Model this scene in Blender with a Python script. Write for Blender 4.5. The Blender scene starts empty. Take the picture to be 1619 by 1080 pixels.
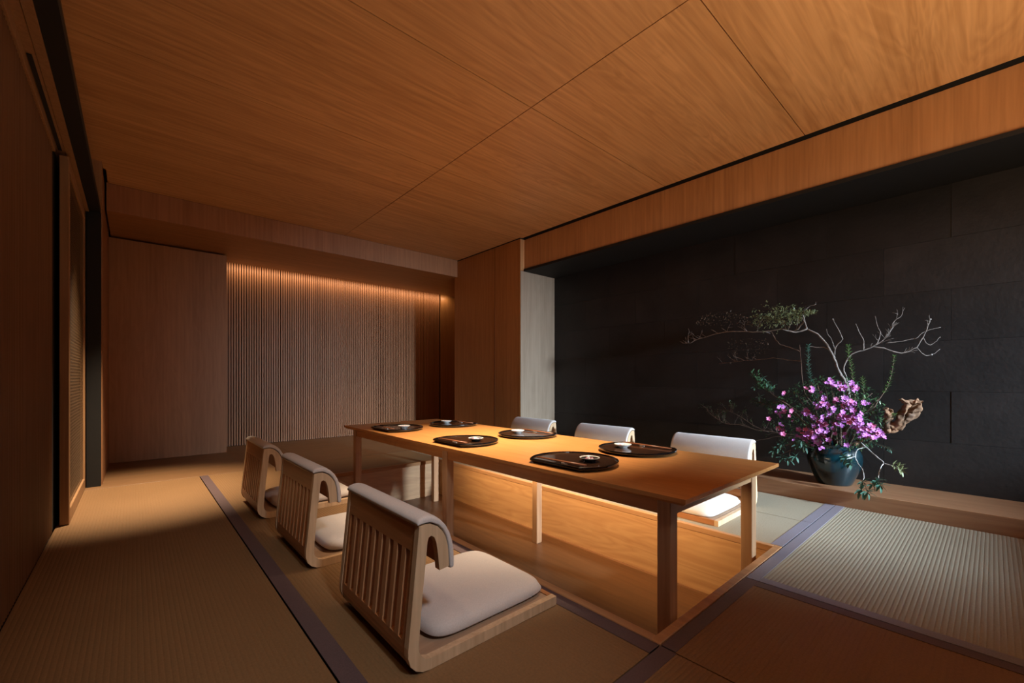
import bpy, bmesh, math, random
from mathutils import Vector, Matrix, noise
random.seed(7)
C = bpy.context.scene
COL = C.collection
S = 0.85                      # metres per layout unit (the eye stands one unit above the mats)
PI = math.pi
TH = math.atan(597.5 / 674.0) # yaw of the view from the long axis (+Y) towards +X

# ---------------------------------------------------------------- camera
cam = bpy.data.cameras.new('camera')
co = bpy.data.objects.new('camera', cam); COL.objects.link(co)
co.location = (0, 0, S)
co.rotation_euler = (PI / 2, 0, -TH)
cam.sensor_width = 36.0
cam.lens = 36.0 * 674.0 / 1619.0
cam.shift_y = 60.0 / 1619.0
cam.clip_start = 0.02
C.camera = co

# ---------------------------------------------------------------- world, exposure
w = bpy.data.worlds.new('world'); C.world = w; w.use_nodes = True
w.node_tree.nodes['Background'].inputs[0].default_value = (0.5, 0.6, 0.8, 1)
w.node_tree.nodes['Background'].inputs[1].default_value = 0.02
C.view_settings.view_transform = 'Standard'
C.view_settings.look = 'None'
C.view_settings.gamma = 1.0
C.view_settings.use_curve_mapping = False
C.view_settings.exposure = 0.3

# ---------------------------------------------------------------- lights
WARM = (1.0, 0.72, 0.45)
SPOT = (1.0, 0.77, 0.52)
COOL = (0.66, 0.84, 1.0)
def aim(o, p):
    d = (Vector(p) * S) - o.location
    o.rotation_euler = d.to_track_quat('-Z', 'Y').to_euler()
def spot(name, loc, to, power, deg, blend, color=WARM, r=0.02):
    l = bpy.data.lights.new(name, 'SPOT'); l.energy = power; l.spot_size = math.radians(deg)
    l.spot_blend = blend; l.color = color; l.shadow_soft_size = r
    o = bpy.data.objects.new(name, l); COL.objects.link(o); o.location = Vector(loc) * S; aim(o, to); return o
def area(name, loc, to, power, sx, sy, color, spread=180):
    l = bpy.data.lights.new(name, 'AREA'); l.energy = power; l.shape = 'RECTANGLE'
    l.size = sx * S; l.size_y = sy * S; l.color = color; l.spread = math.radians(spread)
    o = bpy.data.objects.new(name, l); COL.objects.link(o); o.location = Vector(loc) * S; aim(o, to); return o
spot('table_downlight', (2.52, 1.70, 2.97), (2.20, 2.30, 0.5), 440, 56, 1.0, SPOT)
spot('table_downlight', (2.48, 3.10, 2.97), (2.18, 3.05, 0.5), 330, 50, 1.0, SPOT)
spot('aisle_spot', (0.25, 4.6, 2.97), (0.08, 4.95, 0.0), 640, 52, 1.0, SPOT)
spot('alcove_downlight', (3.0, 5.6, 2.97), (2.6, 6.2, 0.0), 60, 70, 1.0)
area('room_glow', (1.7, 2.4, 2.9), (1.7, 2.4, 0), 1.5, 3.4, 6.0, WARM)
# daylight through the opening behind and to the right of the viewer
area('window_daylight', (3.62, -4.1, 2.15), (3.58, 1.2, 0.0), 80, 0.5, 0.22, COOL, 60)
area('entry_daylight', (1.9, -2.6, 1.9), (1.6, 3.0, 0.6), 0.8, 1.8, 1.2, COOL, 110)
spot('entry_downlight', (0.55, -1.1, 2.9), (0.80, 1.75, 0.15), 115, 40, 1.0, (0.90, 0.94, 1.0), 0.12)
spot('aisle_spot', (-0.05, 1.3, 2.97), (0.75, 2.3, 0.2), 16, 60, 1.0)  # added fill on the chair backs, standing in for bounce off the left wall
area('ceiling_fill', (2.3, -1.1, 1.3), (2.5, -0.5, 3.0), 28, 2.4, 0.3, WARM, 150)  # added fill outside the view that brightens the ceiling, no lamp of the room
spot('flower_spot', (4.30, -0.9, 2.4), (4.55, 0.85, 0.95), 25, 34, 0.9, (0.80, 0.90, 1.0), 0.03)
# strip lights of the room: slat wall cove and the rim of the foot well
area('cove_strip', (2.95, 7.44, 2.70), (2.95, 7.56, 2.5), 5, 3.9, 0.02, WARM)
area('table_underlight', (2.42, 2.55, 0.41), (2.86, 2.55, -0.12), 8, 2.9, 0.015, (1.0, 0.68, 0.36), 120)

# ---------------------------------------------------------------- materials
def newmat(name):
    m = bpy.data.materials.new(name); m.use_nodes = True
    nt = m.node_tree; return m, nt, nt.nodes['Principled BSDF']
def ramp(nt, stops):
    r = nt.nodes.new('ShaderNodeValToRGB')
    while len(r.color_ramp.elements) < len(stops): r.color_ramp.elements.new(0.5)
    for e, (p, c) in zip(r.color_ramp.elements, stops):
        e.position = p; e.color = (*c, 1)
    return r
def wood(name, dark, light, axis='Z', rough=0.5, fine=55, band=0.0, bandaxis='X', figure=0.5, bump=0.05, rnd=True, coat=0.0, blotch=0.25):
    """axis: grain direction; band: width in metres of the veneer strips across bandaxis"""
    m, nt, b = newmat(name); L = nt.links.new; N = nt.nodes.new
    tc = N('ShaderNodeTexCoord'); off = N('ShaderNodeVectorMath'); off.operation = 'ADD'
    L(tc.outputs['Object'], off.inputs[0])
    if rnd:
        oi = N('ShaderNodeObjectInfo'); mul = N('ShaderNodeVectorMath'); mul.operation = 'SCALE'
        mul.inputs[0].default_value = (3.1, 5.7, 9.3); L(oi.outputs['Random'], mul.inputs['Scale']); L(mul.outputs[0], off.inputs[1])
    def mapped(s):
        mp = N('ShaderNodeMapping'); L(off.outputs[0], mp.inputs[0])
        v = [s, s, s]; v['XYZ'.index(axis)] = s * 0.035; mp.inputs['Scale'].default_value = v; return mp
    vec = mapped(1.0)
    n1 = N('ShaderNodeTexNoise'); n1.inputs['Scale'].default_value = fine; n1.inputs['Detail'].default_value = 5; L(mapped(1.0).outputs[0], n1.inputs[0])
    n2 = N('ShaderNodeTexNoise'); n2.inputs['Scale'].default_value = 5; n2.inputs['Detail'].default_value = 3; n2.inputs['Distortion'].default_value = 1.2
    mp2 = N('ShaderNodeMapping'); L(off.outputs[0], mp2.inputs[0]); v = [1, 1, 1]; v['XYZ'.index(axis)] = 0.12; mp2.inputs['Scale'].default_value = v; L(mp2.outputs[0], n2.inputs[0])
    # figure: contour lines of a slow noise give the cathedral grain
    mm = N('ShaderNodeMath'); mm.operation = 'MULTIPLY'; mm.inputs[1].default_value = 9.0; L(n2.outputs[0], mm.inputs[0])
    fr = N('ShaderNodeMath'); fr.operation = 'PINGPONG'; fr.inputs[1].default_value = 0.5; L(mm.outputs[0], fr.inputs[0])
    a = N('ShaderNodeMath'); a.operation = 'MULTIPLY'; a.inputs[1].default_value = figure; L(fr.outputs[0], a.inputs[0])
    s = N('ShaderNodeMath'); s.operation = 'ADD'; L(a.outputs[0], s.inputs[0]); L(n1.outputs[0], s.inputs[1])
    last = s
    if band:
        sx = N('ShaderNodeSeparateXYZ'); L(tc.outputs['Object'], sx.inputs[0])
        d = N('ShaderNodeMath'); d.operation = 'DIVIDE'; d.inputs[1].default_value = band; L(sx.outputs[bandaxis], d.inputs[0])
        fl = N('ShaderNodeMath'); fl.operation = 'FLOOR'; L(d.outputs[0], fl.inputs[0])
        wn = N('ShaderNodeTexWhiteNoise'); wn.noise_dimensions = '1D'; L(fl.outputs[0], wn.inputs['W'])
        bm_ = N('ShaderNodeMath'); bm_.operation = 'MULTIPLY_ADD'; bm_.inputs[1].default_value = 0.22; L(wn.outputs[0], bm_.inputs[0]); L(s.outputs[0], bm_.inputs[2])
        last = bm_
    mr = N('ShaderNodeMapRange'); mr.inputs[1].default_value = 0.35; mr.inputs[2].default_value = 0.85 + figure * 0.4; L(last.outputs[0], mr.inputs[0])
    r = ramp(nt, [(0, dark), (1, light)]); L(mr.outputs[0], r.inputs[0])
    L(r.outputs[0], b.inputs['Base Color'])
    b.inputs['Roughness'].default_value = rough
    if coat: b.inputs['Coat Weight'].default_value = coat; b.inputs['Coat Roughness'].default_value = 0.25
    bp = N('ShaderNodeBump'); bp.inputs['Strength'].default_value = bump; bp.inputs['Distance'].default_value = 0.002
    L(n1.outputs[0], bp.inputs['Height']); L(bp.outputs[0], b.inputs['Normal'])
    return m
def plain(name, col, rough=0.5, metal=0.0, nscale=0, namp=0.15, bump=0.0, coat=0.0, sheen=0.0, bscale=None):
    m, nt, b = newmat(name); L = nt.links.new; N = nt.nodes.new
    b.inputs['Roughness'].default_value = rough; b.inputs['Metallic'].default_value = metal
    if coat: b.inputs['Coat Weight'].default_value = coat; b.inputs['Coat Roughness'].default_value = 0.08
    if sheen: b.inputs['Sheen Weight'].default_value = sheen
    if nscale:
        tc = N('ShaderNodeTexCoord'); n = N('ShaderNodeTexNoise'); n.inputs['Scale'].default_value = nscale; n.inputs['Detail'].default_value = 6
        L(tc.outputs['Object'], n.inputs[0])
        lo = tuple(c * (1 - namp) for c in col); hi = tuple(min(1, c * (1 + namp)) for c in col)
        r = ramp(nt, [(0.3, lo), (0.7, hi)]); L(n.outputs[0], r.inputs[0]); L(r.outputs[0], b.inputs['Base Color'])
        if bump:
            n3 = N('ShaderNodeTexNoise'); n3.inputs['Scale'].default_value = bscale or nscale; n3.inputs['Detail'].default_value = 4; L(tc.outputs['Object'], n3.inputs[0])
            bp = N('ShaderNodeBump'); bp.inputs['Strength'].default_value = bump; bp.inputs['Distance'].default_value = 0.004
            L(n3.outputs[0], bp.inputs['Height']); L(bp.outputs[0], b.inputs['Normal'])
    else: b.inputs['Base Color'].default_value = (*col, 1)
    return m
M = {}
M['ceiling'] = wood('ceiling_veneer', (0.4600, 0.2300, 0.0862), (0.7130, 0.3967, 0.1725), 'X', 0.45, 40, figure=0.45, band=0.19, bandaxis='Y')
M['fascia_y'] = wood('fascia_veneer', (0.3780, 0.1785, 0.0683), (0.5460, 0.2730, 0.1103), 'Z', 0.5, 45, band=0.075, bandaxis='Y', figure=0.2)
M['fascia_x'] = wood('bulkhead_veneer', (0.2890, 0.1224, 0.0520), (0.4250, 0.1944, 0.0878), 'Z', 0.5, 45, band=0.085, bandaxis='X', figure=0.2)
M['soffit'] = wood('soffit_veneer', (0.30, 0.13, 0.04), (0.46, 0.21, 0.075), 'X', 0.5, 45, figure=0.2)
M['pillar'] = wood('pillar_veneer', (0.34, 0.14, 0.04), (0.47, 0.21, 0.07), 'Z', 0.4, 45, band=0.2, bandaxis='Y', figure=0.3)
M['panel'] = wood('panel_veneer', (0.3049, 0.1351, 0.0558), (0.4250, 0.2027, 0.0881), 'Z', 0.55, 45, band=0.12, bandaxis='X', figure=0.35)
M['reveal'] = wood('reveal_veneer', (0.2880, 0.2080, 0.1440), (0.4000, 0.3000, 0.2160), 'Z', 0.5, 45, band=0.1, bandaxis='X', figure=0.3)
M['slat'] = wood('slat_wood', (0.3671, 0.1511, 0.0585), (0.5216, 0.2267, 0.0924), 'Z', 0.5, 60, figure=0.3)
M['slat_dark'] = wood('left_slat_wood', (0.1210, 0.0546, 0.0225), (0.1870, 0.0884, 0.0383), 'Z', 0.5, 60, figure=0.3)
M['backing'] = wood('slat_backing', (0.10, 0.045, 0.02), (0.15, 0.07, 0.03), 'Z', 0.7, 60, figure=0.2)
M['door'] = wood('door_wood', (0.28, 0.15, 0.07), (0.42, 0.24, 0.12), 'Z', 0.5, 60, figure=0.3)
M['black'] = plain('blackened_steel', (0.004, 0.004, 0.0045), 0.7)
M['lattice'] = plain('bronze_lattice', (0.16, 0.09, 0.04), 0.35, metal=0.4)
M['darkgap'] = plain('shadow_gap', (0.008, 0.006, 0.005), 0.8)
M['table'] = wood('table_oak', (0.4600, 0.1890, 0.0518), (0.6072, 0.2772, 0.0864), 'Y', 0.38, 60, figure=0.35, bump=0.08)
M['table_v'] = wood('table_leg_oak', (0.42, 0.23, 0.12), (0.60, 0.37, 0.21), 'Z', 0.42, 60, figure=0.35, bump=0.08)
M['table_x'] = wood('table_rail_oak', (0.45, 0.24, 0.11), (0.62, 0.36, 0.18), 'X', 0.42, 60, figure=0.35, bump=0.08)
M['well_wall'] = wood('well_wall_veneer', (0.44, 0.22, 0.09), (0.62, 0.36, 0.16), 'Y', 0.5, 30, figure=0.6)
M['well_end'] = wood('well_end_veneer', (0.44, 0.25, 0.13), (0.60, 0.37, 0.20), 'X', 0.5, 30, figure=0.5)
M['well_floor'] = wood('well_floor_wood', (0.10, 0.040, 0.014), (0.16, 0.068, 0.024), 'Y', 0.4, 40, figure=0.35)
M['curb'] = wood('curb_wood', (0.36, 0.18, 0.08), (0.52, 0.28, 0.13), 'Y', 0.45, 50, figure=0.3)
M['far_floor'] = wood('far_floor_wood', (0.1600, 0.0840, 0.0360), (0.2240, 0.1200, 0.0544), 'X', 0.5, 40, figure=0.3)
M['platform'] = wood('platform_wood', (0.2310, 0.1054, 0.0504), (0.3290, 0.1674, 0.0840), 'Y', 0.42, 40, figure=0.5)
M['chair'] = wood('chair_ash', (0.50, 0.33, 0.19), (0.70, 0.50, 0.31), 'Z', 0.45, 70, figure=0.35)
M['chair_back'] = wood('chair_back_ash', (0.3060, 0.1224, 0.0420), (0.4420, 0.1872, 0.0720), 'Y', 0.42, 70, figure=0.35)
M['chair_slat'] = wood('chair_slat_ash', (0.3780, 0.1760, 0.0770), (0.5220, 0.2640, 0.1260), 'Z', 0.42, 70, figure=0.35)
M['chair_board'] = wood('chair_board_ash', (0.30, 0.19, 0.12), (0.42, 0.28, 0.18), 'X', 0.5, 60, figure=0.3)
M['fabric'] = plain('cream_fabric', (0.60, 0.54, 0.50), 0.9, nscale=260, namp=0.07, bump=0.25, sheen=0.3, bscale=900)
M['cloth'] = plain('mat_border_cloth', (0.0975, 0.0638, 0.0660), 0.5, nscale=300, namp=0.2, bump=0.1)
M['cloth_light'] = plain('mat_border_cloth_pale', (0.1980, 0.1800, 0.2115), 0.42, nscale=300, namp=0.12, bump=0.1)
def tatami(name, a, b_):
    m, nt, b = newmat(name); L = nt.links.new; N = nt.nodes.new
    tc = N('ShaderNodeTexCoord'); n = N('ShaderNodeTexNoise'); n.inputs['Scale'].default_value = 140; n.inputs['Detail'].default_value = 3
    n2 = N('ShaderNodeTexNoise'); n2.inputs['Scale'].default_value = 2.0; n2.inputs['Detail'].default_value = 3
    L(tc.outputs['Object'], n.inputs[0]); L(tc.outputs['Object'], n2.inputs[0])
    mx = N('ShaderNodeMath'); mx.operation = 'MULTIPLY_ADD'; mx.inputs[1].default_value = 0.5; L(n2.outputs[0], mx.inputs[0]); L(n.outputs[0], mx.inputs[2])
    r = ramp(nt, [(0.45, a), (1.0, b_)]); L(mx.outputs[0], r.inputs[0]); L(r.outputs[0], b.inputs['Base Color'])
    b.inputs['Roughness'].default_value = 0.55
    return m
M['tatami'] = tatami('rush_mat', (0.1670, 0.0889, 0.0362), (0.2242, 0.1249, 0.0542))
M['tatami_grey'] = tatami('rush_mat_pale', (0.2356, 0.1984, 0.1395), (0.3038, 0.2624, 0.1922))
# charred dark stone with faint mottling
def stone():
    m, nt, b = newmat('dark_stone'); L = nt.links.new; N = nt.nodes.new
    tc = N('ShaderNodeTexCoord'); oi = N('ShaderNodeObjectInfo')
    n = N('ShaderNodeTexNoise'); n.inputs['Scale'].default_value = 3.5; n.inputs['Detail'].default_value = 8; n.inputs['Roughness'].default_value = 0.7
    L(tc.outputs['Object'], n.inputs[0])
    r = ramp(nt, [(0.3, (0.004, 0.003, 0.0028)), (0.75, (0.018, 0.0135, 0.0122))]); L(n.outputs[0], r.inputs[0])
    hsv = N('ShaderNodeHueSaturation'); mr = N('ShaderNodeMapRange'); mr.inputs[3].default_value = 0.7; mr.inputs[4].default_value = 1.3
    L(oi.outputs['Random'], mr.inputs[0]); L(mr.outputs[0], hsv.inputs['Value']); L(r.outputs[0], hsv.inputs['Color'])
    L(hsv.outputs[0], b.inputs['Base Color']); b.inputs['Roughness'].default_value = 0.55
    n3 = N('ShaderNodeTexNoise'); n3.inputs['Scale'].default_value = 40; n3.inputs['Detail'].default_value = 6; L(tc.outputs['Object'], n3.inputs[0])
    bp = N('ShaderNodeBump'); bp.inputs['Strength'].default_value = 0.35; bp.inputs['Distance'].default_value = 0.004; L(n3.outputs[0], bp.inputs['Height']); L(bp.outputs[0], b.inputs['Normal'])
    return m
M['stone'] = stone()
M['lacquer'] = plain('black_lacquer', (0.006, 0.005, 0.005), 0.12, coat=1.0)
M['lacquer_in'] = plain('brown_lacquer', (0.05, 0.022, 0.012), 0.16, coat=0.8)
M['porcelain'] = plain('white_porcelain', (0.75, 0.74, 0.72), 0.2, coat=0.6)
M['dark_dish'] = plain('dark_glazed_dish', (0.02, 0.022, 0.024), 0.2, coat=0.8)
M['stick'] = plain('chopstick_wood', (0.28, 0.10, 0.045), 0.3, coat=0.4)
M['rest'] = plain('rest_silver', (0.75, 0.68, 0.60), 0.3, metal=0.3)
M['glaze'] = plain('teal_glaze', (0.002, 0.020, 0.028), 0.18, coat=0.5, nscale=6, namp=0.5)
M['bark'] = plain('grey_bark', (0.2040, 0.1700, 0.1496), 0.8, nscale=40, namp=0.4, bump=0.4)
M['bark_dark'] = plain('brown_bark', (0.13, 0.08, 0.055), 0.8, nscale=40, namp=0.4, bump=0.4)
M['pale_stem'] = plain('pale_stem', (0.42, 0.40, 0.38), 0.6, nscale=40, namp=0.3)
M['drift'] = plain('driftwood', (0.20, 0.105, 0.055), 0.8, nscale=14, namp=0.7, bump=0.8, bscale=25)
def leafmat(name, a, b_, rough=0.4):
    m, nt, b = newmat(name); L = nt.links.new; N = nt.nodes.new
    g = N('ShaderNodeNewGeometry'); r = ramp(nt, [(0, a), (1, b_)]); L(g.outputs['Random Per Island'], r.inputs[0])
    L(r.outputs[0], b.inputs['Base Color']); b.inputs['Roughness'].default_value = rough
    b.inputs['Subsurface Weight'].default_value = 0.0
    return m
M['leaf'] = leafmat('green_leaf', (0.025, 0.07, 0.036), (0.09, 0.19, 0.08))
M['leaf_bright'] = leafmat('bright_leaf', (0.05, 0.12, 0.03), (0.14, 0.26, 0.07))
M['leaf_olive'] = leafmat('olive_leaf', (0.07, 0.085, 0.035), (0.22, 0.24, 0.11))
M['leaf_blue'] = leafmat('blue_green_leaf', (0.03, 0.08, 0.06), (0.08, 0.18, 0.13), 0.3)
M['leaf_brown'] = leafmat('withered_leaf', (0.06, 0.035, 0.02), (0.16, 0.10, 0.06))
M['petal'] = leafmat('violet_petal', (0.30, 0.06, 0.30), (0.60, 0.22, 0.60), 0.6)
M['petal_pink'] = leafmat('pink_petal', (0.48, 0.07, 0.20), (0.62, 0.18, 0.36), 0.6)

# ---------------------------------------------------------------- mesh helpers (layout units in, metres out)
class MB:
    def __init__(self): self.v = []; self.f = []; self.smooth = set()
    def add(self, vs, fs, smooth=False):
        b = len(self.v); self.v += [tuple(p) for p in vs]
        for f in fs:
            if smooth: self.smooth.add(len(self.f))
            self.f.append(tuple(b + i for i in f))
        return self
    def box(self, x0, x1, y0, y1, z0, z1):
        vs = [(x, y, z) for z in (z0, z1) for y in (y0, y1) for x in (x0, x1)]
        return self.add(vs, [(0, 2, 3, 1), (4, 5, 7, 6), (0, 1, 5, 4), (2, 6, 7, 3), (0, 4, 6, 2), (1, 3, 7, 5)])
    def prism(self, poly, y0, y1, axis='Y', smooth=False):
        n = len(poly)
        def P(a, b, t):
            return {'Y': (a, t, b), 'X': (t, a, b), 'Z': (a, b, t)}[axis]
        vs = [P(a, b, y0) for a, b in poly] + [P(a, b, y1) for a, b in poly]
        b0 = len(self.v); self.v += vs
        for i in range(n):
            j = (i + 1) % n
            if smooth: self.smooth.add(len(self.f))
            self.f.append((b0 + i, b0 + j, b0 + n + j, b0 + n + i))
        self.f.append(tuple(b0 + i for i in reversed(range(n)))); self.f.append(tuple(b0 + n + i for i in range(n)))
        return self
    def tube(self, pts, radii, sides=6, cap=True):
        pts = [Vector(p) for p in pts]; n = len(pts)
        if n < 2: return self
        b0 = len(self.v); up = Vector((0.13, 0.31, 0.94))
        for i, p in enumerate(pts):
            d = (pts[min(i + 1, n - 1)] - pts[max(i - 1, 0)])
            if d.length < 1e-9: d = Vector((0, 0, 1))
            d.normalize(); a = d.cross(up)
            if a.length < 1e-3: a = d.cross(Vector((1, 0, 0)))
            a.normalize(); b = d.cross(a); r = radii[i] if hasattr(radii, '__len__') else radii
            for k in range(sides):
                t = 2 * PI * k / sides; self.v.append(tuple(p + a * (r * math.cos(t)) + b * (r * math.sin(t))))
        for i in range(n - 1):
            for k in range(sides):
                k2 = (k + 1) % sides; self.smooth.add(len(self.f))
                self.f.append((b0 + i * sides + k, b0 + i * sides + k2, b0 + (i + 1) * sides + k2, b0 + (i + 1) * sides + k))
        if cap:
            self.f.append(tuple(b0 + k for k in reversed(range(sides)))); self.f.append(tuple(b0 + (n - 1) * sides + k for k in range(sides)))
        return self
    def lathe(self, prof, c=(0, 0, 0), n=40):
        b0 = len(self.v); m = len(prof)
        for r, z in prof:
            for k in range(n):
                t = 2 * PI * k / n; self.v.append((c[0] + r * math.cos(t), c[1] + r * math.sin(t), c[2] + z))
        for i in range(m - 1):
            for k in range(n):
                k2 = (k + 1) % n; self.smooth.add(len(self.f))
                self.f.append((b0 + i * n + k, b0 + i * n + k2, b0 + (i + 1) * n + k2, b0 + (i + 1) * n + k))
        return self
    def build(self, name, mat, parent=None, loc=None, bevel=0.0, seg=1, rot=None):
        me = bpy.data.meshes.new(name)
        me.from_pydata([(x * S, y * S, z * S) for x, y, z in self.v], [], self.f)
        if self.smooth:
            fl = [i in self.smooth for i in range(len(self.f))]
            me.polygons.foreach_set('use_smooth', fl)
        bm = bmesh.new(); bm.from_mesh(me)
        if bevel: bmesh.ops.bevel(bm, geom=bm.edges[:], offset=bevel * S, segments=seg, affect='EDGES', profile=0.5)
        bmesh.ops.recalc_face_normals(bm, faces=bm.faces[:])
        bm.to_mesh(me); bm.free()
        me.materials.append(mat)
        o = bpy.data.objects.new(name, me); COL.objects.link(o)
        if parent: o.parent = parent
        if loc: o.location = Vector(loc) * S
        if rot: o.rotation_euler = rot
        return o
def tag(o, label=None, cat=None, group=None, kind=None):
    if label: o['label'] = label
    if cat: o['category'] = cat
    if group: o['group'] = group
    if kind: o['kind'] = kind
    return o
def empty(name, loc=(0, 0, 0), rz=0.0):
    o = bpy.data.objects.new(name, None); COL.objects.link(o); o.empty_display_size = 0.05
    o.location = Vector(loc) * S; o.rotation_euler = (0, 0, rz); return o
def copy_tree(o, parent=None):
    c = o.copy(); COL.objects.link(c)
    if parent: c.parent = parent
    for ch in o.children: copy_tree(ch, c)
    return c
def box(name, mat, *a, parent=None, bevel=0.0):
    return MB().box(*a).build(name, mat, parent, bevel=bevel)

# ================================================================ ROOM
ZC, ZS, YB, XF, XST = 3.0, 2.72, 7.58, 4.17, 4.77
X0, X1, Y0, Y1 = 1.515, 2.86, 0.885, 4.60      # foot well
ZW = -0.43
# ---- floor
floor = MB()
# slab around the foot well, under the mats
for a in ((-0.72, X0 - .03, -2.9, 7.7), (X1 + .03, 5.2, -2.9, 7.7), (X0 - .03, X1 + .03, -2.9, Y0 - .03), (X0 - .03, X1 + .03, Y1 + .03, 7.7)):
    floor.box(*a, -0.50, -0.045)
floor.box(X0 - .03, X1 + .03, Y0 - .03, Y1 + .03, -0.55, ZW - 0.012)
floor = tag(floor.build('floor', M['darkgap']), 'timber sub-floor carrying the rush mats around the sunken foot well', kind='structure')
def mat_mesh(x0, x1, y0, y1, along, zt=0.0, pitch=0.0176, amp=0.0009):
    """ribbed rush mat: ribs run along X or Y"""
    mb = MB(); lo, hi = (y0, y1) if along == 'X' else (x0, x1)
    n = max(2, round((hi - lo) / pitch)); p = (hi - lo) / n; prof = []
    for i in range(n):
        a = lo + i * p
        prof += [(a, zt - amp), (a + p * .25, zt - amp * .2), (a + p * .5, zt), (a + p * .75, zt - amp * .2)]
    prof.append((hi, zt - amp))
    poly = prof + [(hi, zt - 0.042), (lo, zt - 0.042)]
    if along == 'X': mb.prism(poly, x0, x1, 'X')
    else: mb.prism(poly, y0, y1, 'Y')
    return mb
def mat(x0, x1, y0, y1, along, m='tatami', borders='', bw=0.062, bm='cloth'):
    g = 0.003
    o = mat_mesh(x0 + g, x1 - g, y0 + g, y1 - g, along, amp=0.0016 if m == 'tatami_grey' and along == 'X' else 0.0011).build('tatami_mat', M[m], floor)
    for s in borders:
        ya, yb = (y0 + bw if 'n' in borders else y0 + g), (y1 - bw if 'f' in borders else y1 - g)
        b = {'l': (x0 + g, x0 + bw, ya, yb), 'r': (x1 - bw, x1 - g, ya, yb),
             'n': (x0 + g, x1 - g, y0 + g, y0 + bw), 'f': (x0 + g, x1 - g, y1 - bw, y1 - g)}[s]
        MB().box(*b, -0.01, 0.0022).build('border', M[bm], o, bevel=0.0008)
    return o
mat(-0.40, 0.505, -2.40, 5.43, 'Y')
mat(0.505, X0 - .035, 0.83, 5.43, 'Y', borders='lr', bw=0.072)
mat(0.505, X0 - .035, -2.40, 0.83, 'X', borders='lf', bw=0.066)
mat(X0 - .035, 2.31, -2.40, 0.83, 'X', borders='rf', bw=0.06)
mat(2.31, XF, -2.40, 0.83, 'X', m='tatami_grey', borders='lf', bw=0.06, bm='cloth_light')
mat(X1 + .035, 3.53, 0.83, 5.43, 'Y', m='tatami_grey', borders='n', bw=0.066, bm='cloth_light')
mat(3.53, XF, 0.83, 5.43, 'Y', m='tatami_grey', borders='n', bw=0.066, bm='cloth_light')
mat(X0 - .035, X1 + .035, Y1 + .035, 5.43, 'X')
for ya, yb in ((5.43, 5.97), (5.97, 6.51), (6.51, 7.05), (7.05, 7.60)):
    for xa, xb in ((-0.40, 1.60), (1.60, 3.53), (3.53, 5.15)):
        MB().box(xa + .001, xb - .001, ya + .001, yb - .001, -0.042, 0.0).build('floor_board', M['far_floor'], floor, bevel=0.0008)
# ---- foot well lining
well = empty('foot_well', (0, 0, 0)); tag(well, 'sunken timber-lined foot well below the long dining table', kind='structure')
t = 0.028
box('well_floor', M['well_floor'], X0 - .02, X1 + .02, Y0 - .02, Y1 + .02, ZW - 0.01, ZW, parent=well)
box('well_wall', M['well_wall'], X1, X1 + .02, Y0 - .02, Y1 + .02, ZW, -0.037, parent=well)
box('well_wall', M['well_wall'], X0 - .02, X0, Y0 - .02, Y1 + .02, ZW, -0.037, parent=well)
box('well_wall', M['well_end'], X0, X1 - .05, Y1, Y1 + .02, ZW, -0.037, parent=well)
box('well_wall', M['well_end'], X0, X1, Y0 - .02, Y0, ZW, -0.037, parent=well)
box('well_corner_gap', M['backing'], X1 - .05, X1, Y1 + .012, Y1 + .02, ZW, -0.037, parent=well)
box('curb', M['curb'], X1 - .001, X1 + .033, Y0 - .012, Y1 + .033, -0.036, 0.003, parent=well, bevel=0.003)
box('curb', M['curb'], X0 - .033, X0 + .012, Y0 - .012, Y1 + .033, -0.036, 0.003, parent=well, bevel=0.003)
box('curb', M['soffit'], X0 + .012, X1 - .012, Y1 - .012, Y1 + .033, -0.036, 0.003, parent=well, bevel=0.003)
box('curb', M['curb'], X0 - .033, X1 + .033, 0.833, Y0 - .012, -0.036, 0.003, parent=well, bevel=0.003)

# ---- ceiling
ceil = tag(MB().box(-0.75, 5.3, -2.9, 7.9, ZC + 0.03, ZC + 0.1).build('ceiling', M['darkgap']), 'ceiling lined with large maple veneer panels', kind='structure')
xs = (-0.58, 2.185, XF - 0.055); ys = (-2.7, -1.44, -0.21, 1.022, 2.254, 3.49, 5.972)
for i in range(len(xs) - 1):
    for j in range(len(ys) - 1):
        MB().box(xs[i] + .0035, xs[i + 1] - .0035, ys[j] + .0035, ys[j + 1] - .0035, ZC, ZC + 0.03).build('ceiling_panel', M['ceiling'], ceil)
# ---- back wall: bulkhead, soffit, flush panel, slatted wall
wb = tag(MB().box(-0.8, 5.4, YB + 0.02, YB + 0.12, -0.5, ZC + .1).build('wall_back', M['backing']), 'far wall with slatted timber cladding', kind='structure')
box('bulkhead', M['fascia_x'], -0.21, XF - 0.10, 5.975, 5.997, ZS, ZC, parent=wb)
box('soffit_panel', M['soffit'], -0.21, 5.2, 5.985, 7.44, ZS + 0.001, ZS + 0.03, parent=wb)
box('light_trough', M['soffit'], -0.21, 5.2, 7.425, 7.60, ZS + 0.08, ZS + 0.1, parent=wb)
MB().box(-0.23, 0.953, 6.98, 7.58, 0.0, ZS - 0.022).build('flush_panel', M['panel'], wb, bevel=0.002)
n = int((4.72 - 0.955) / 0.0335)
MS = None
for i in range(n):
    x = 0.957 + i * 0.0335
    if MS is None:
        MS = MB().box(0, 0.0205, -0.018, 0.012, 0.0, ZS + 0.05).build('slat', M['slat'], wb, loc=(x, YB - 0.0, 0.004))
    else:
        o = MS.copy(); COL.objects.link(o); o.location = Vector((x, YB, 0.004)) * S
box('end_panel', M['pillar'], 4.735, 5.1, YB - 0.02, YB + 0.015, 0.004, ZS + .05, parent=wb)
box('skirting_gap', M['darkgap'], 0.95, 5.1, YB - .006, YB + 0.01, 0, 0.02, parent=wb)
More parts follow.
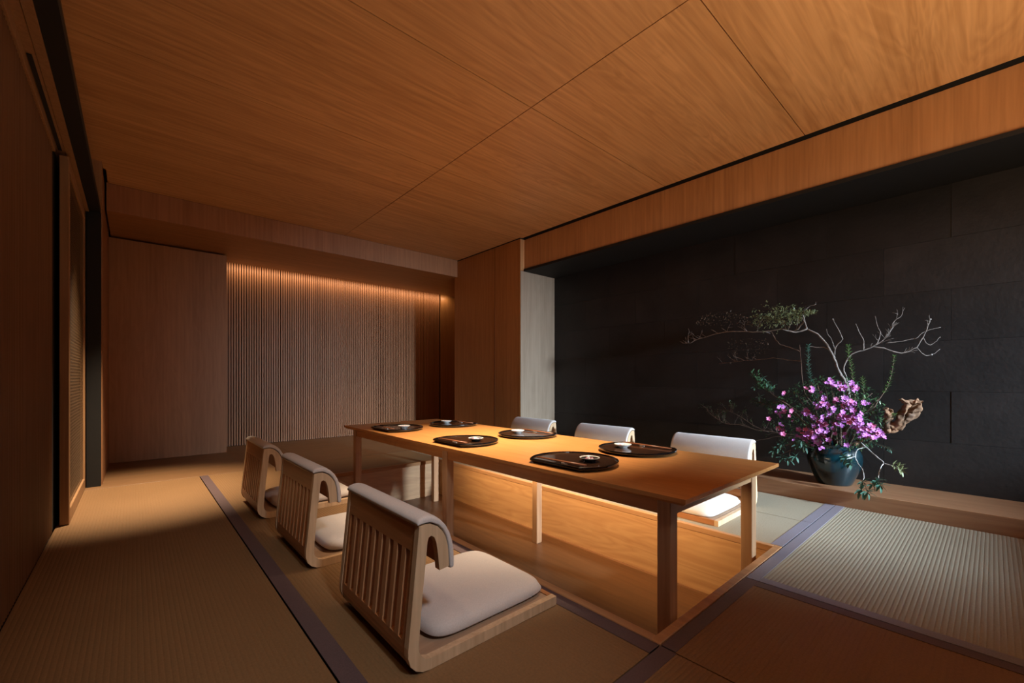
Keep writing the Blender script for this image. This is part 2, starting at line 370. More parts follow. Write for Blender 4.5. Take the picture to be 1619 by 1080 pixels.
box('side_panel', M['pillar'], 5.08, 5.12, 6.0, 7.6, 0, ZS, parent=wb)
# ---- right side: wardrobe pillar, fascia, alcove
pil = MB().box(4.07, 5.12, 4.42, 6.06, 0.0, ZC - 0.018)
pil = tag(pil.build('wall_pillar', M['pillar'], bevel=0.002), 'tall flush timber pillar beside the dark alcove', kind='structure')
box('door_joint', M['darkgap'], 4.0685, 4.08, 4.98, 4.984, 0.0, ZC - 0.02, parent=pil)
box('reveal_panel', M['reveal'], 4.074, XST + .02, 4.408, 4.42, 0.0, 2.53, parent=pil)
box('edge_strip', M['fascia_y'], 4.072, 4.17, 4.412, 4.421, 2.54, ZC - 0.02, parent=pil)
box('shadow_gap', M['darkgap'], 4.075, 5.1, 4.43, 6.05, ZC - 0.018, ZC + 0.03, parent=pil)
fas = tag(MB().box(XF - 0.025, XF + 0.015, -2.7, 4.42, 2.562, ZC - 0.022).build('trim_1', M['fascia_y'], bevel=0.001), 'deep timber fascia running above the dark stone alcove', kind='structure')
box('shadow_gap', M['darkgap'], XF - 0.02, XF + 0.03, -2.7, 4.43, ZC - 0.022, ZC + 0.03, parent=fas)
box('steel_edge', M['black'], XF - 0.045, XF + 0.02, -2.7, 4.405, 2.53, 2.562, parent=fas)
wr = tag(MB().box(XST + .03, XST + .12, -2.9, 5.2, -0.5, ZC + .1).build('wall_right', M['darkgap']), 'alcove wall clad in large dark stone slabs', kind='structure')
box('alcove_soffit', M['black'], XF - 0.03, XST + .05, -2.7, 4.42, 2.531, 2.56, parent=wr)
zr = [0.10, 0.502, 0.904, 1.306, 1.708, 2.11, 2.53]
for r in range(6):
    y = -2.7 + (0.40 if r % 2 else 0.0) - 0.8 + 0.115
    while y < 4.42:
        a, b = max(y, -2.7) + .0007, min(y + 0.80, 4.415) - .0007
        if b - a > 0.03:
            d = random.uniform(0, 0.003)
            MB().box(XST - d, XST + .03, a, b, zr[r] + .0007, zr[r + 1] - .0007).build('stone_slab', M['stone'], wr)
        y += 0.80
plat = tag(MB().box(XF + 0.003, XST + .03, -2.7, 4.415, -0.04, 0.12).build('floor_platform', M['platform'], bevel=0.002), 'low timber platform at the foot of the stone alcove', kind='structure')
# ---- left side
wl = tag(MB().box(-0.75, -0.60, -2.9, 7.7, -0.5, ZC + .1).build('wall_left', M['backing']), 'left wall clad in fine vertical timber slats', kind='structure')
box('slat_backing', M['backing'], -0.60, -0.412, -2.7, 4.10, 0.0, 2.56, parent=wl)
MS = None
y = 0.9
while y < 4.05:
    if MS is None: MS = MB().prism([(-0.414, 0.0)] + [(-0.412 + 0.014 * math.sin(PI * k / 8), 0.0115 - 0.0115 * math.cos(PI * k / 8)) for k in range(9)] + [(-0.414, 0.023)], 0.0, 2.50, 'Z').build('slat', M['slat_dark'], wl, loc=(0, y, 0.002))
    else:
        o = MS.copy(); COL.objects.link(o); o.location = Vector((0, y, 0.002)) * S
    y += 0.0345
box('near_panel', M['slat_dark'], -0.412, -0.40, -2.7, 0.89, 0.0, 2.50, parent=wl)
box('head_rail', M['door'], -0.405, -0.388, -2.7, 4.10, 2.50, 2.56, parent=wl, bevel=0.002)
box('head_soffit', M['door'], -0.60, -0.352, -2.7, 5.56, 2.555, 2.58, parent=wl)
box('door_track', M['black'], -0.384, -0.366, 3.05, 4.19, 2.549, 2.556, parent=wl)
box('track_lip', M['door'], -0.350, -0.3125, -2.7, 5.56, 2.552, 2.60, parent=wl)
hd = tag(MB().box(-0.312, -0.236, -2.7, 5.60, 2.56, 2.612).box(-0.33, -0.2325, 5.545, 5.60, 0.0, 2.56).build('trim_2', M['black'], bevel=0.001), 'black steel portal frame over the left sliding screen', kind='structure')
box('bronze_bead', M['lattice'], -0.238, -0.233, -2.7, 5.54, 2.606, 2.616, parent=hd)
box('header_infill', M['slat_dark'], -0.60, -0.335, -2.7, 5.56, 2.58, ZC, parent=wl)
box('jamb_panel', M['panel'], -0.60, -0.225, 5.61, 6.99, 0.0, ZC, parent=wl)
box('upper_jamb', M['door'], -0.60, -0.222, 5.42, 5.61, 2.613, ZC, parent=wl)
box('ceiling_edge', M['ceiling'], -0.60, -0.2, 5.60, 5.975, ZC, ZC + .03, parent=wl)
# sliding lattice screen
d1 = tag(empty('door_1', (-0.3575, 4.21, 0.0)), 'timber sliding screen with fine lattice infill by the left wall', kind='structure')
dx0, dx1, dl, dh = -0.0235, 0.0235, 1.30, 2.53
MB().box(dx0, dx1, 0, 0.06, 0.004, dh).build('stile', M['door'], d1, bevel=0.003)
MB().box(dx0, dx1, dl - .06, dl, 0.004, dh).build('stile', M['door'], d1, bevel=0.003)
MB().box(dx0, dx1, 0.06, dl - .06, 0.004, 0.10).build('rail', M['door'], d1, bevel=0.003)
MB().box(dx0, dx1, 0.06, dl - .06, dh - .08, dh).build('rail', M['door'], d1, bevel=0.003)
lat = MB(); w_, h_ = dl - .12, dh - .18; p = 0.048
def bar(a, b, x):
    a = Vector((x, 0.06 + a[0], 0.10 + a[1])); b = Vector((x, 0.06 + b[0], 0.10 + b[1]))
    d = (b - a).normalized(); s_ = Vector((0, -d.z, d.y)) * 0.0042
    lat.add([a - s_, a + s_, b + s_, b - s_, *[q + Vector((0.0007, 0, 0)) for q in (a - s_, a + s_, b + s_, b - s_)]], [(0, 1, 2, 3), (7, 6, 5, 4), (0, 3, 7, 4), (1, 2, 6, 5)])
k = -h_
while k < w_:
    # line y = k + s, z = s (rising) and its mirror
    s0, s1 = max(0, -k), min(h_, w_ - k)
    if s1 > s0:
        bar((k + s0, s0), (k + s1, s1), 0.010); bar((w_ - k - s0, s0), (w_ - k - s1, s1), 0.0112)
    k += p
tag(lat.build('lattice', M['lattice'], d1), kind='stuff')
MB().box(-0.012, -0.006, .06, dl - .06, .1, dh - .08).build('screen_panel', M['darkgap'], d1)
MB().box(-0.60, -0.405, 4.11, 5.54, 0.0, 2.55).build('pocket_lining', M['black'], wl)
# ---- wall behind the viewer (opening towards the daylight at its right part)
wf = MB().box(-0.75, 3.34, -2.8, -2.7, -0.5, ZC + .1).box(3.34, 4.9, -2.8, -2.7, 2.5, ZC + .1).box(3.34, 4.9, -2.8, -2.7, -0.5, 1.47)
tag(wf.build('wall_front', M['panel']), 'timber wall behind the viewer with a high window opening', kind='structure')

# ================================================================ TABLE
tb = tag(empty('dining_table', (2.19, 2.64, ZW)), 'long low oak dining table standing in the sunken foot well', 'table')
TZ = 0.522 - ZW; hx, hy = 0.555, 1.832
top = MB()
for (ins, z) in ((0.0, TZ), (0.0, TZ - 0.018), (0.02, TZ - 0.032)):
    top.v += [(-hx + ins, -hy + ins, z), (hx - ins, -hy + ins, z), (hx - ins, hy - ins, z), (-hx + ins, hy - ins, z)]
top.f += [(0, 1, 2, 3), (11, 10, 9, 8)] + [(a + i, a + (i + 1) % 4, a + 4 + (i + 1) % 4, a + 4 + i) for a in (0, 4) for i in range(4)]
top.build('table_top', M['table'], tb)
lx = (1.698 - 2.19, 2.622 - 2.19); L_ = 0.062
rows = {0: (0.915, 2.655, 4.345), 1: (0.895, 2.60, 4.29)}
lys = (0.905 - 2.64, 2.63 - 2.64, 4.33 - 2.64)
for x in lx:
    for y in lys:
        MB().box(x, x + L_, y, y + L_, 0.0, TZ - 0.030).build('leg', M['table_v'], tb, bevel=0.003)
for x in (lx[0] + .008, lx[1] + L_ - .008 - .025):
    for a, b in ((lys[0] + L_, lys[1]), (lys[1] + L_, lys[2])):
        MB().box(x, x + .025, a, b, TZ - 0.104, TZ - 0.030).build('apron', M['table'], tb)
for y in (lys[0] + .006, lys[2] + L_ - .031):
    MB().box(lx[0] + L_, lx[1], y, y + .025, TZ - 0.104, TZ - 0.030).build('end_apron', M['table_x'], tb)

# ================================================================ FLOOR CHAIRS
def arc(cx, cz, r, a0, a1, n):
    return [(cx + r * math.cos(math.radians(a0 + (a1 - a0) * i / n)), cz + r * math.sin(math.radians(a0 + (a1 - a0) * i / n))) for i in range(n + 1)]
def chair(loc, rz):
    ox = 1.05
    t = empty('floor_chair', loc, rz)
    out = [(1.402, 0.0), (0.765, 0.0)] + [(0.735, 0.004), (0.708, 0.018), (0.689, 0.040), (0.680, 0.070), (0.680, 0.100)] + \
          [(0.721, 0.500), (0.745, 0.503), (0.765, 0.501), (0.792, 0.487), (0.812, 0.466), (0.825, 0.443), (0.834, 0.410), (0.838, 0.372), (0.839, 0.335)]
    inn = [(0.800, 0.331), (0.795, 0.385), (0.788, 0.430), (0.779, 0.452), (0.767, 0.460), (0.757, 0.456), (0.752, 0.440), (0.748, 0.400), (0.733, 0.264), (0.719, 0.100),
           (0.721, 0.078), (0.729, 0.060), (0.743, 0.046), (0.765, 0.039), (1.402, 0.038)]
    prof = [(x - ox, z) for x, z in out + inn]
    hw, ft = 0.3175, 0.028
    def strip_prism(a, b):
        """side frame built from quads between outer and inner outline so concave shape stays clean"""
        mb = MB(); mb.prism(prof, a, b, 'Y'); return mb
    for s in (-1, 1):
        a, b = (-hw, -hw + ft) if s < 0 else (hw - ft, hw)
        o = strip_prism(a, b).build('side_frame', M['chair'], t)
    hi = hw - ft
    # back panel: rails, stiles and slats in the leaning plane of the back
    def bx(z): return 0.680 + (z - 0.100) * (0.041 / 0.400) - ox
    def plate(y0, y1, z0, z1, off0, th):
        mb = MB()
        vs = [(bx(z) + o_, y, z) for z in (z0, z1) for y in (y0, y1) for o_ in (off0, off0 + th)]
        mb.add(vs, [(0, 1, 3, 2), (4, 6, 7, 5), (0, 4, 5, 1), (2, 3, 7, 6), (0, 2, 6, 4), (1, 5, 7, 3)]); return mb
    plate(-hi, hi, 0.408, 0.4985, 0.002, 0.020).build('top_rail', M['chair_back'], t)
    low = [(bx(0.112) + .002, 0.112), (bx(.1) + .002, 0.090), (0.682 - ox, 0.070), (0.691 - ox, 0.041), (0.710 - ox, 0.020), (0.737 - ox, 0.006), (0.765 - ox, 0.003),
           (0.765 - ox, 0.024), (0.742 - ox, 0.027), (0.722 - ox, 0.042), (0.708 - ox, 0.062), (0.702 - ox, 0.085), (bx(0.112) + .022, 0.112)]
    MB().prism(low, -hi, hi, 'Y').build('bottom_rail', M['chair_back'], t)
    st = 0.022
    for s in (-1, 1): plate(*sorted((s * hi, s * (hi - st))), 0.112, 0.408, 0.002, 0.020).build('stile', M['chair_back'], t)
    wI = 2 * (hi - st); nsl = 8; u = wI / (nsl * 2 + 1)
    for k in range(nsl):
        y = -(hi - st) + u * (1 + 2 * k) + u * 0.0
        plate(y, y + u * 0.9, 0.112, 0.408, 0.002, 0.034).build('slat', M['chair_slat'], t)
    # folded head shell between the side frames
    o2 = [(x - ox, z) for x, z in out[7:]]
    i2 = [(x - ox, z) for x, z in ((0.824, 0.335), (0.822, 0.372), (0.818, 0.408), (0.810, 0.438), (0.799, 0.458), (0.781, 0.474), (0.760, 0.486), (0.724, 0.486))]
    MB().prism(o2 + i2, -hi, hi, 'Y').build('head_shell', M['chair_back'], t)
    # padded cap folded over the head
    cap_o = [(0.7145, 0.503), (0.7145, 0.515), (0.722, 0.524), (0.740, 0.530), (0.763, 0.530), (0.787, 0.522), (0.808, 0.506), (0.828, 0.484), (0.846, 0.452), (0.857, 0.420), (0.863, 0.386), (0.865, 0.350), (0.864, 0.328), (0.858, 0.323), (0.848, 0.323), (0.8415, 0.330)]
    cap_i = [(0.8415, 0.372), (0.8365, 0.411), (0.828, 0.444), (0.815, 0.468), (0.794, 0.490), (0.766, 0.5045), (0.745, 0.506), (0.722, 0.5035)]
    P = [Vector((x - ox, z)) for x, z in cap_o + cap_i]
    mb = MB(); n = len(P); cl = []
    core = [Vector((x - ox, z)) for x, z in ((0.7165, 0.508), (0.719, 0.511), (0.725, 0.514), (0.742, 0.517), (0.764, 0.517), (0.783, 0.511), (0.802, 0.497), (0.821, 0.477), (0.836, 0.449), (0.847, 0.417), (0.852, 0.385), (0.853, 0.355), (0.853, 0.338), (0.853, 0.332), (0.850, 0.331), (0.847, 0.335),
            (0.847, 0.372), (0.842, 0.412), (0.833, 0.446), (0.819, 0.473), (0.799, 0.494), (0.768, 0.510), (0.745, 0.512), (0.724, 0.510))]
    yr = [(-0.3185, 1.0), (-0.3175, 0.45), (-0.312, 0.12), (-0.304, 0.0)]
    rings = [(y, f) for y, f in yr] + [(-y, f) for y, f in reversed(yr)]
    for y, f in rings:
        for a, c in zip(P, core):
            q = a.lerp(c, f); mb.v.append((q.x, y, q.y))
    for i in range(len(rings) - 1):
        for k in range(n):
            k2 = (k + 1) % n; mb.smooth.add(len(mb.f)); mb.f.append((i * n + k, i * n + k2, (i + 1) * n + k2, (i + 1) * n + k))
    mb.f.append(tuple(reversed(range(n)))); mb.f.append(tuple((len(rings) - 1) * n + k for k in range(n)))
    mb.build('head_pad', M['fabric'], t)
    # seat board, front rail, cushion
    MB().box(0.735 - ox, 1.378 - ox, -hi, hi, 0.012, 0.033).build('seat_board', M['chair_board'], t)
    MB().box(1.378 - ox, 1.402 - ox, -hi, hi, 0.0, 0.038).build('front_rail', M['chair_back'], t, bevel=0.001)
    mb = MB(); G = 22; cx, cy, ax, ay = 1.108 - ox, 0.0, 0.302, 0.270
    def sq(u, v):
        # square to rounded square
        r = 7.0; k = max(abs(u), abs(v))
        if k < 1e-6: return 0, 0, 0
        l = (abs(u) ** r + abs(v) ** r) ** (1 / r); s = k / l
        return u * s, v * s, k
    idx = {}
    for side in (0, 1):
        for i in range(G + 1):
            for j in range(G + 1):
                u, v = -1 + 2 * i / G, -1 + 2 * j / G
                edge = i in (0, G) or j in (0, G)
                if side and edge: idx[(1, i, j)] = idx[(0, i, j)]; continue
                # concentrate samples near the rim
                u2, v2 = math.copysign(abs(u) ** 0.6, u), math.copysign(abs(v) ** 0.6, v)
                a, b, k = sq(u2, v2)
                hgt = max(0.0, 1 - k ** 5) ** 0.5
                z = 0.054 + (0.055 + 0.006 * (1 - k * k)) * hgt if side == 0 else 0.054 - 0.019 * min(1, hgt * 1.6)
                idx[(side, i, j)] = len(mb.v); mb.v.append((cx + ax * a, cy + ay * b, z))
        for i in range(G):
            for j in range(G):
                q = (idx[(side, i, j)], idx[(side, i + 1, j)], idx[(side, i + 1, j + 1)], idx[(side, i, j + 1)])
                mb.smooth.add(len(mb.f)); mb.f.append(q if side == 0 else tuple(reversed(q)))
    mb.build('seat_cushion', M['fabric'], t)
    return t
spots = [(1.05, 1.6025, 0.001, 0.0, 'legless floor chair nearest the viewer, slatted back and cream cushion, left of the table'),
         (1.038, 2.69, 0.001, 0.004, 'middle of the three slatted-back floor chairs on the left side of the table'),
         (1.026, 3.775, 0.001, -0.004, 'farthest of the three slatted-back floor chairs on the left side of the table'),
         (3.31, 1.55, 0.001, PI, 'cream-padded floor chair across the table, nearest the flower vase'),
         (3.31, 2.63, 0.001, PI + .004, 'middle of the three cream-padded floor chairs across the table'),
         (3.31, 3.66, 0.001, PI - .004, 'cream-padded floor chair across the table, in front of the timber pillar')]
c0 = None
for x, y, z, rz, lab in spots:
    if c0 is None: c0 = chair((x, y, z), rz); c = c0
    else:
        c = copy_tree(c0); c.location = Vector((x, y, z)) * S; c.rotation_euler = (0, 0, rz)
    tag(c, lab, 'chair', 'legless floor chairs around the sunken table')

# ================================================================ TABLEWARE
TT = 0.522
def outline(R, chord, n=56):
    pts = []; a0 = math.acos(-chord / R)          # angle where the flat starts
    for i in range(n + 1):
        a = -a0 + 2 * a0 * i / n; pts.append([R * math.cos(a), R * math.sin(a)])
    return pts
def tray():
    t = empty('serving_tray')
    def ring(R, ch, z): return [(x, y, z) for x, y in outline(R, ch)]
    R, ch = 0.25, 0.172
    def stack(rings, name, mat, closed_bottom=True, closed_top=True):
        mb = MB(); n = len(rings[0])
        for r in rings: mb.v += r
        for i in range(len(rings) - 1):
            for k in range(n):
                k2 = (k + 1) % n; mb.f.append((i * n + k, i * n + k2, (i + 1) * n + k2, (i + 1) * n + k))
        if closed_bottom: mb.f.append(tuple(reversed(range(n))))
        if closed_top: mb.f.append(tuple((len(rings) - 1) * n + k for k in range(n)))
        return mb.build(name, mat, t)
    stack([ring(R - .022, ch - .018, 0.0), ring(R - .016, ch - .013, 0.006), ring(R - .004, ch - .003, 0.012), ring(R, ch, 0.018), ring(R - .001, ch - .001, 0.026), ring(R - .005, ch - .004, 0.028), ring(R - .009, ch - .008, 0.026), ring(R - .012, ch - .011, 0.019)], 'rim', M['lacquer'], True, False)
    stack([ring(R - .011, ch - .010, 0.0175), ring(R - .011, ch - .010, 0.0190)], 'tray_surface', M['lacquer_in'])
    return t
def dish(mat, rim):
    t = empty('saucer')
    MB().lathe([(0.001, 0.003), (0.026, 0.003), (0.026, 0.0), (0.030, 0.0), (0.031, 0.006), (0.046, 0.013), (0.056, 0.022), (0.0555, 0.0235), (0.044, 0.0165), (0.028, 0.010), (0.001, 0.009)], n=32).build('bowl', M[mat], t)
    MB().lathe([(0.0505, 0.0185), (0.0568, 0.0222), (0.0566, 0.0245), (0.0545, 0.0242), (0.050, 0.0205)], n=32).build('glazed_rim', M[rim], t)
    return t
def sweets(parent_loc):
    t = empty('appetizer_heap', parent_loc)
    for k in range(7):
        a = k * 0.9; r = 0.014 + 0.006 * (k % 2)
        m = MB(); m.lathe([(0.0005, 0), (0.006, 0.001), (0.008, 0.006), (0.005, 0.012), (0.0005, 0.014)], (r * math.cos(a) * (k > 0), r * math.sin(a) * (k > 0), 0.0), 8)
        m.build('morsel', M['porcelain' if k % 3 else 'petal_pink'], t)
    return t
def chopsticks():
    t = empty('chopsticks')
    for k, dx in enumerate((-0.006, 0.006)):
        MB().tube([(dx * 1.3, 0.155, 0.006), (dx, -0.02, 0.008), (dx, -0.20 + .0, 0.009)], [0.0030, 0.0040, 0.0048], 8).build('chopstick', M['stick'], t)
    return t
def rest():
    o = MB().prism([(-0.013, 0), (0.013, 0), (0.0135, 0.008), (0.007, 0.0065), (0, 0.006), (-0.007, 0.0065), (-0.0135, 0.008)], -0.012, 0.012, 'Y').build('chopstick_rest', M['rest'], bevel=0.001)
    return o
trays = [(1.87, 1.58, 0.0, 'nearest the viewer', 'dark'),
         (1.87, 2.64, 0.0, 'middle of the left row', 'dark'),
         (1.87, 3.77, 0.0, 'far end of the left row', 'porcelain'),
         (2.50, 1.57, PI, 'right row, nearest the vase', 'porcelain'),
         (2.50, 2.62, PI, 'middle of the right row', 'porcelain'),
         (2.50, 3.74, PI, 'far end of the right row', 'porcelain')]
T0 = D0 = D1 = K0 = R0 = None
for i, (x, y, rz, where, dk) in enumerate(trays):
    cs, sn = math.cos(rz), math.sin(rz)
    def loc(a, b, z): return Vector((x + a * cs - b * sn, y + a * sn + b * cs, z)) * S
    if T0 is None: T0 = tray(); tt = T0
    else: tt = copy_tree(T0)
    tt.location = loc(0, 0, TT + .0005); tt.rotation_euler = (0, 0, rz)
    tag(tt, 'black lacquer half-moon tray on the table, ' + where, 'tray', 'half-moon lacquer trays on the table')
    if dk == 'dark':
        if D0 is None: D0 = dish('dark_dish', 'porcelain'); d = D0
        else: d = copy_tree(D0)
    else:
        if D1 is None: D1 = dish('porcelain', 'porcelain'); d = D1
        else: d = copy_tree(D1)
    d.location = loc(0.035, -0.085, TT + .0195); d.rotation_euler = (0, 0, rz)
    tag(d, ('dark saucer with pale rim' if dk == 'dark' else 'small white saucer') + ' on the tray ' + where, 'saucer', 'saucers on the trays')
    h = sweets((0, 0, 0)); h.location = loc(0.035, -0.085, TT + .0292)
    tag(h, 'pale and pink morsels on the saucer, ' + where, 'food', 'appetizers on the saucers')
    if R0 is None: R0 = rest(); r = R0
    else: r = R0.copy(); COL.objects.link(r)
    r.location = loc(-0.115, -0.03, TT + .0195); r.rotation_euler = (0, 0, rz)
    tag(r, 'pale chopstick rest on the tray, ' + where, 'chopstick rest', 'chopstick rests on the trays')
    if K0 is None: K0 = chopsticks(); k = K0
    else: k = copy_tree(K0)
    k.location = loc(-0.115, 0.025, TT + .0215); k.rotation_euler = (0, 0, rz)
    tag(k, 'pair of brown chopsticks on the tray, ' + where, 'chopsticks', 'chopsticks on the trays')

# ================================================================ VASE AND FLOWER ARRANGEMENT
VX, VY, VZ = 4.45, 0.895, 0.12
va = tag(empty('vase', (VX, VY, VZ)), 'round dark teal glazed vase on the timber platform', 'vase')
MB().lathe([(0.001, 0.0), (0.118, 0.0), (0.124, 0.008), (0.138, 0.04), (0.166, 0.105), (0.186, 0.165), (0.193, 0.21), (0.188, 0.255), (0.172, 0.292), (0.160, 0.312)], n=64).build('body', M['glaze'], va)
MB().lathe([(0.160, 0.310), (0.158, 0.320), (0.165, 0.333), (0.168, 0.338), (0.163, 0.341), (0.150, 0.332), (0.146, 0.31), (0.155, 0.25), (0.12, 0.1), (0.001, 0.05)], n=64).build('lip', M['glaze'], va)
CT, ST_ = math.cos(TH), math.sin(TH)
def W(px, py, x=VX):
    """photo measurement -> point in the vertical plane X = x (layout units)"""
    k = (px - 809.5) / 674.0
    dx, dy = ST_ + CT * k, CT - ST_ * k
    t = x / dx
    return Vector((x, t * dy, 1 - (py - 600.0) * t / 674.0))
def leaf(mb, p, d, l, wd, droop=0.15):
    d = Vector(d).normalized(); s = d.cross(Vector((0.2, 0.1, 1)))
    if s.length < 1e-3: s = Vector((0, 1, 0))
    s.normalize(); nrm = s.cross(d)
    pts = [p, p + d * l * .35 + s * wd * .5 + nrm * l * .04, p + d * l * .75 + s * wd * .36 - nrm * droop * l * .4, p + d * l - nrm * droop * l,
           p + d * l * .75 - s * wd * .36 - nrm * droop * l * .4, p + d * l * .35 - s * wd * .5 + nrm * l * .04, p + d * l * .5 - nrm * (0.05 * l)]
    mb.add(pts, [(0, 1, 6), (1, 2, 6), (2, 3, 6), (3, 4, 6), (4, 5, 6), (5, 0, 6)])
def rv(s=1.0): return Vector((random.uniform(-1, 1), random.uniform(-1, 1), random.uniform(-1, 1))) * s
def smooth_path(pts, k=3):
    out = []
    n = len(pts)
    for i in range(n - 1):
        p0, p1, p2, p3 = pts[max(i - 1, 0)], pts[i], pts[i + 1], pts[min(i + 2, n - 1)]
        for j in range(k):
            t = j / k
            out.append(0.5 * ((2 * p1) + (p2 - p0) * t + (2 * p0 - 5 * p1 + 4 * p2 - p3) * t * t + (3 * p1 - p0 - 3 * p2 + p3) * t ** 3))
    out.append(pts[-1]); return out
def branch(mb, pix, r0, r1, x0=VX, x1=None, jit=0.006, sides=6):
    x1 = x0 if x1 is None else x1; n = len(pix)
    pts = [W(px, py, x0 + (x1 - x0) * i / max(1, n - 1)) for i, (px, py) in enumerate(pix)]
    pts = smooth_path(pts, 3)
    pts = [p + rv(jit * (0.3 if i == 0 else 1)) * 0.6 for i, p in enumerate(pts)]
    m = len(pts); mb.tube(pts, [r0 + (r1 - r0) * i / (m - 1) for i in range(m)], sides); return pts
def twigs(mb, pts, n, l, r, up=0.5, start=0.2, tips=None, fork=True):
    for _ in range(n):
        i = random.randint(int(len(pts) * start), len(pts) - 1); p = pts[i]
        t = (pts[min(i + 1, len(pts) - 1)] - pts[max(0, i - 1)]).normalized()
        d = (t * 0.5 + rv(0.7) + Vector((0, 0, up))).normalized(); d.x *= 0.5; q = [p]; ll = l * random.uniform(.4, 1)
        for k in range(4):
            d = (d + rv(0.28)).normalized(); q.append(q[-1] + d * ll / 4)
        q = [Vector((min(v.x, XST - .02), v.y, v.z)) for v in q]
        mb.tube(q, [r, r * .8, r * .65, r * .5, r * .35], 4)
        if tips is not None: tips += [(q[3], d), (q[4], d), (q[2], d)]
        if fork:
            d2 = (d + rv(0.7)).normalized(); e = q[2] + d2 * ll * .4; e.x = min(e.x, XST - .02); mb.tube([q[2], e], [r * .6, r * .3], 4)
            if tips is not None: tips.append((e, d2))
base = W(1318, 735)
def clampx(v): v.x = min(v.x, XST - .015); return v
def whorl(tree, p, d, n, l, wd, mat, mesh=[None, None]):
    """rosette of separate leaves"""
    for k in range(n):
        a = 2 * PI * k / n + random.uniform(-.3, .3)
        e = Vector(d).normalized(); s = e.cross(Vector((0.3, 0.2, 1))).normalized(); u = s.cross(e)
        dd = (s * math.cos(a) + u * math.sin(a)) * 0.9 + e * 0.45
        key = mat
        if key not in LEAFM:
            mb = MB(); leaf(mb, Vector((0, 0, 0)), (1, 0, 0), 0.072, 0.026, 0.2)
            o = mb.build('leaf', M[mat]); LEAFM[key] = o.data
        else:
            o = bpy.data.objects.new('leaf', LEAFM[key]); COL.objects.link(o)
        o.parent = tree
        sc = l / 0.058 * random.uniform(.8, 1.1)
        o.location = clampx(Vector(p)) * S; o.rotation_euler = dd.to_track_quat('X', 'Z').to_euler(); o.scale = (sc, sc * wd / 0.021 * 0.058 / l, sc)
LEAFM = {}

# -- 1 tall bare branch with a leafy cloud reaching left
tr = tag(empty('tall_branch'), 'tall grey branch rising from the vase and reaching left with an olive leaf cloud', 'branch')
mb = MB(); tips = []
main = branch(mb, [(1322, 725), (1343, 660), (1338, 610), (1326, 587), (1319, 567), (1307, 545), (1292, 529), (1276, 520)], 0.012, 0.007)
b1 = branch(mb, [(1276, 520), (1258, 525), (1246, 523), (1236, 520)], 0.008, 0.003, VX, 4.38)
b2 = branch(mb, [(1276, 520), (1272, 507), (1270, 495), (1278, 486), (1290, 481)], 0.006, 0.002)
b3 = branch(mb, [(1272, 507), (1262, 520), (1250, 524), (1236, 520), (1214, 524), (1190, 525), (1177, 524), (1150, 525), (1135, 527), (1116, 533), (1102, 537), (1092, 542), (1084, 543), (1075, 540)], 0.0065, 0.003, VX, 4.55)
b6 = branch(mb, [(1320, 566), (1308, 551), (1290, 549), (1278, 548)], 0.005, 0.003)
twigs(mb, b3[4:], 22, 0.16, 0.0028, 0.8, 0.0, tips)
twigs(mb, b2, 6, 0.08, 0.002, 0.6, 0.2, tips)
mb.build('stem', M['bark'], tr)
fo = MB()
for _ in range(1150):
    # leaf cloud thicker towards the right end
    u = random.betavariate(1.6, 1.3); px = 1185 + 105 * u; ctr = 508 - 14 * u; h = 15 * math.sin(PI * min(1, u * 1.05 + .1)) ** .5 + 3
    p = W(px, ctr + random.gauss(0, .5) * h, random.uniform(4.28, 4.62))
    leaf(fo, p, rv() + Vector((0, 0, .6)), random.uniform(.014, .030), random.uniform(.006, .011))
tag(fo.build('leaf_cloud', M['leaf_olive'], tr), kind='stuff')
fo = MB()
for _ in range(190):
    u = random.random(); p = W(1100 + 90 * u, 515 - 22 * random.random() * math.sin(PI * u) ** .5, random.uniform(4.5, 4.68))
    leaf(fo, p, rv() + Vector((0, 0, .9)), random.uniform(.012, .028), .006)
for _ in range(120):
    p = W(random.uniform(1150, 1215), random.uniform(535, 560), random.uniform(4.5, 4.68)); leaf(fo, p, rv(), .014, .006)
tag(fo.build('withered_leaves', M['leaf_brown'], tr), kind='stuff')
# -- 2 bare branches to the right
tr = tag(empty('bare_branch'), 'leafless grey branch arching to the right of the vase', 'branch')
mb = MB()
ra = branch(mb, [(1326, 728), (1344, 660), (1340, 605), (1334, 580), (1347, 560), (1365, 554), (1384, 546), (1400, 535), (1409, 523), (1413, 509), (1425, 500)], 0.007, 0.002, VX, 4.62)
rb = branch(mb, [(1378, 549), (1398, 551), (1420, 558), (1434, 556), (1449, 549), (1459, 532), (1465, 521), (1471, 505)], 0.006, 0.003, 4.56, 4.62)
branch(mb, [(1400, 543), (1421, 540), (1440, 537), (1452, 533), (1462, 524), (1487, 517)], 0.0035, 0.0018, 4.58, 4.66)
branch(mb, [(1459, 533), (1468, 545), (1476, 542), (1487, 533)], 0.003, 0.0018, 4.62, 4.66)
branch(mb, [(1449, 549), (1462, 562), (1473, 561), (1486, 552)], 0.003, 0.0018, 4.62, 4.66)
branch(mb, [(1319, 562), (1322, 548), (1332, 536), (1325, 520), (1317, 505)], 0.005, 0.002, VX, 4.4)
branch(mb, [(1365, 554), (1366, 540), (1360, 528), (1353, 512)], 0.004, 0.0018, 4.5, 4.45)
branch(mb, [(1320, 560), (1318, 545), (1310, 530), (1306, 520)], 0.003, 0.0015, 4.5, 4.45)
branch(mb, [(1384, 546), (1392, 530), (1388, 515), (1383, 500)], 0.003, 0.0015, 4.5, 4.6)
twigs(mb, ra[14:], 20, 0.10, 0.002, 0.8); twigs(mb, rb, 8, 0.08, 0.0018, 0.3)
mb.build('stem', M['bark'], tr)
mb = MB()
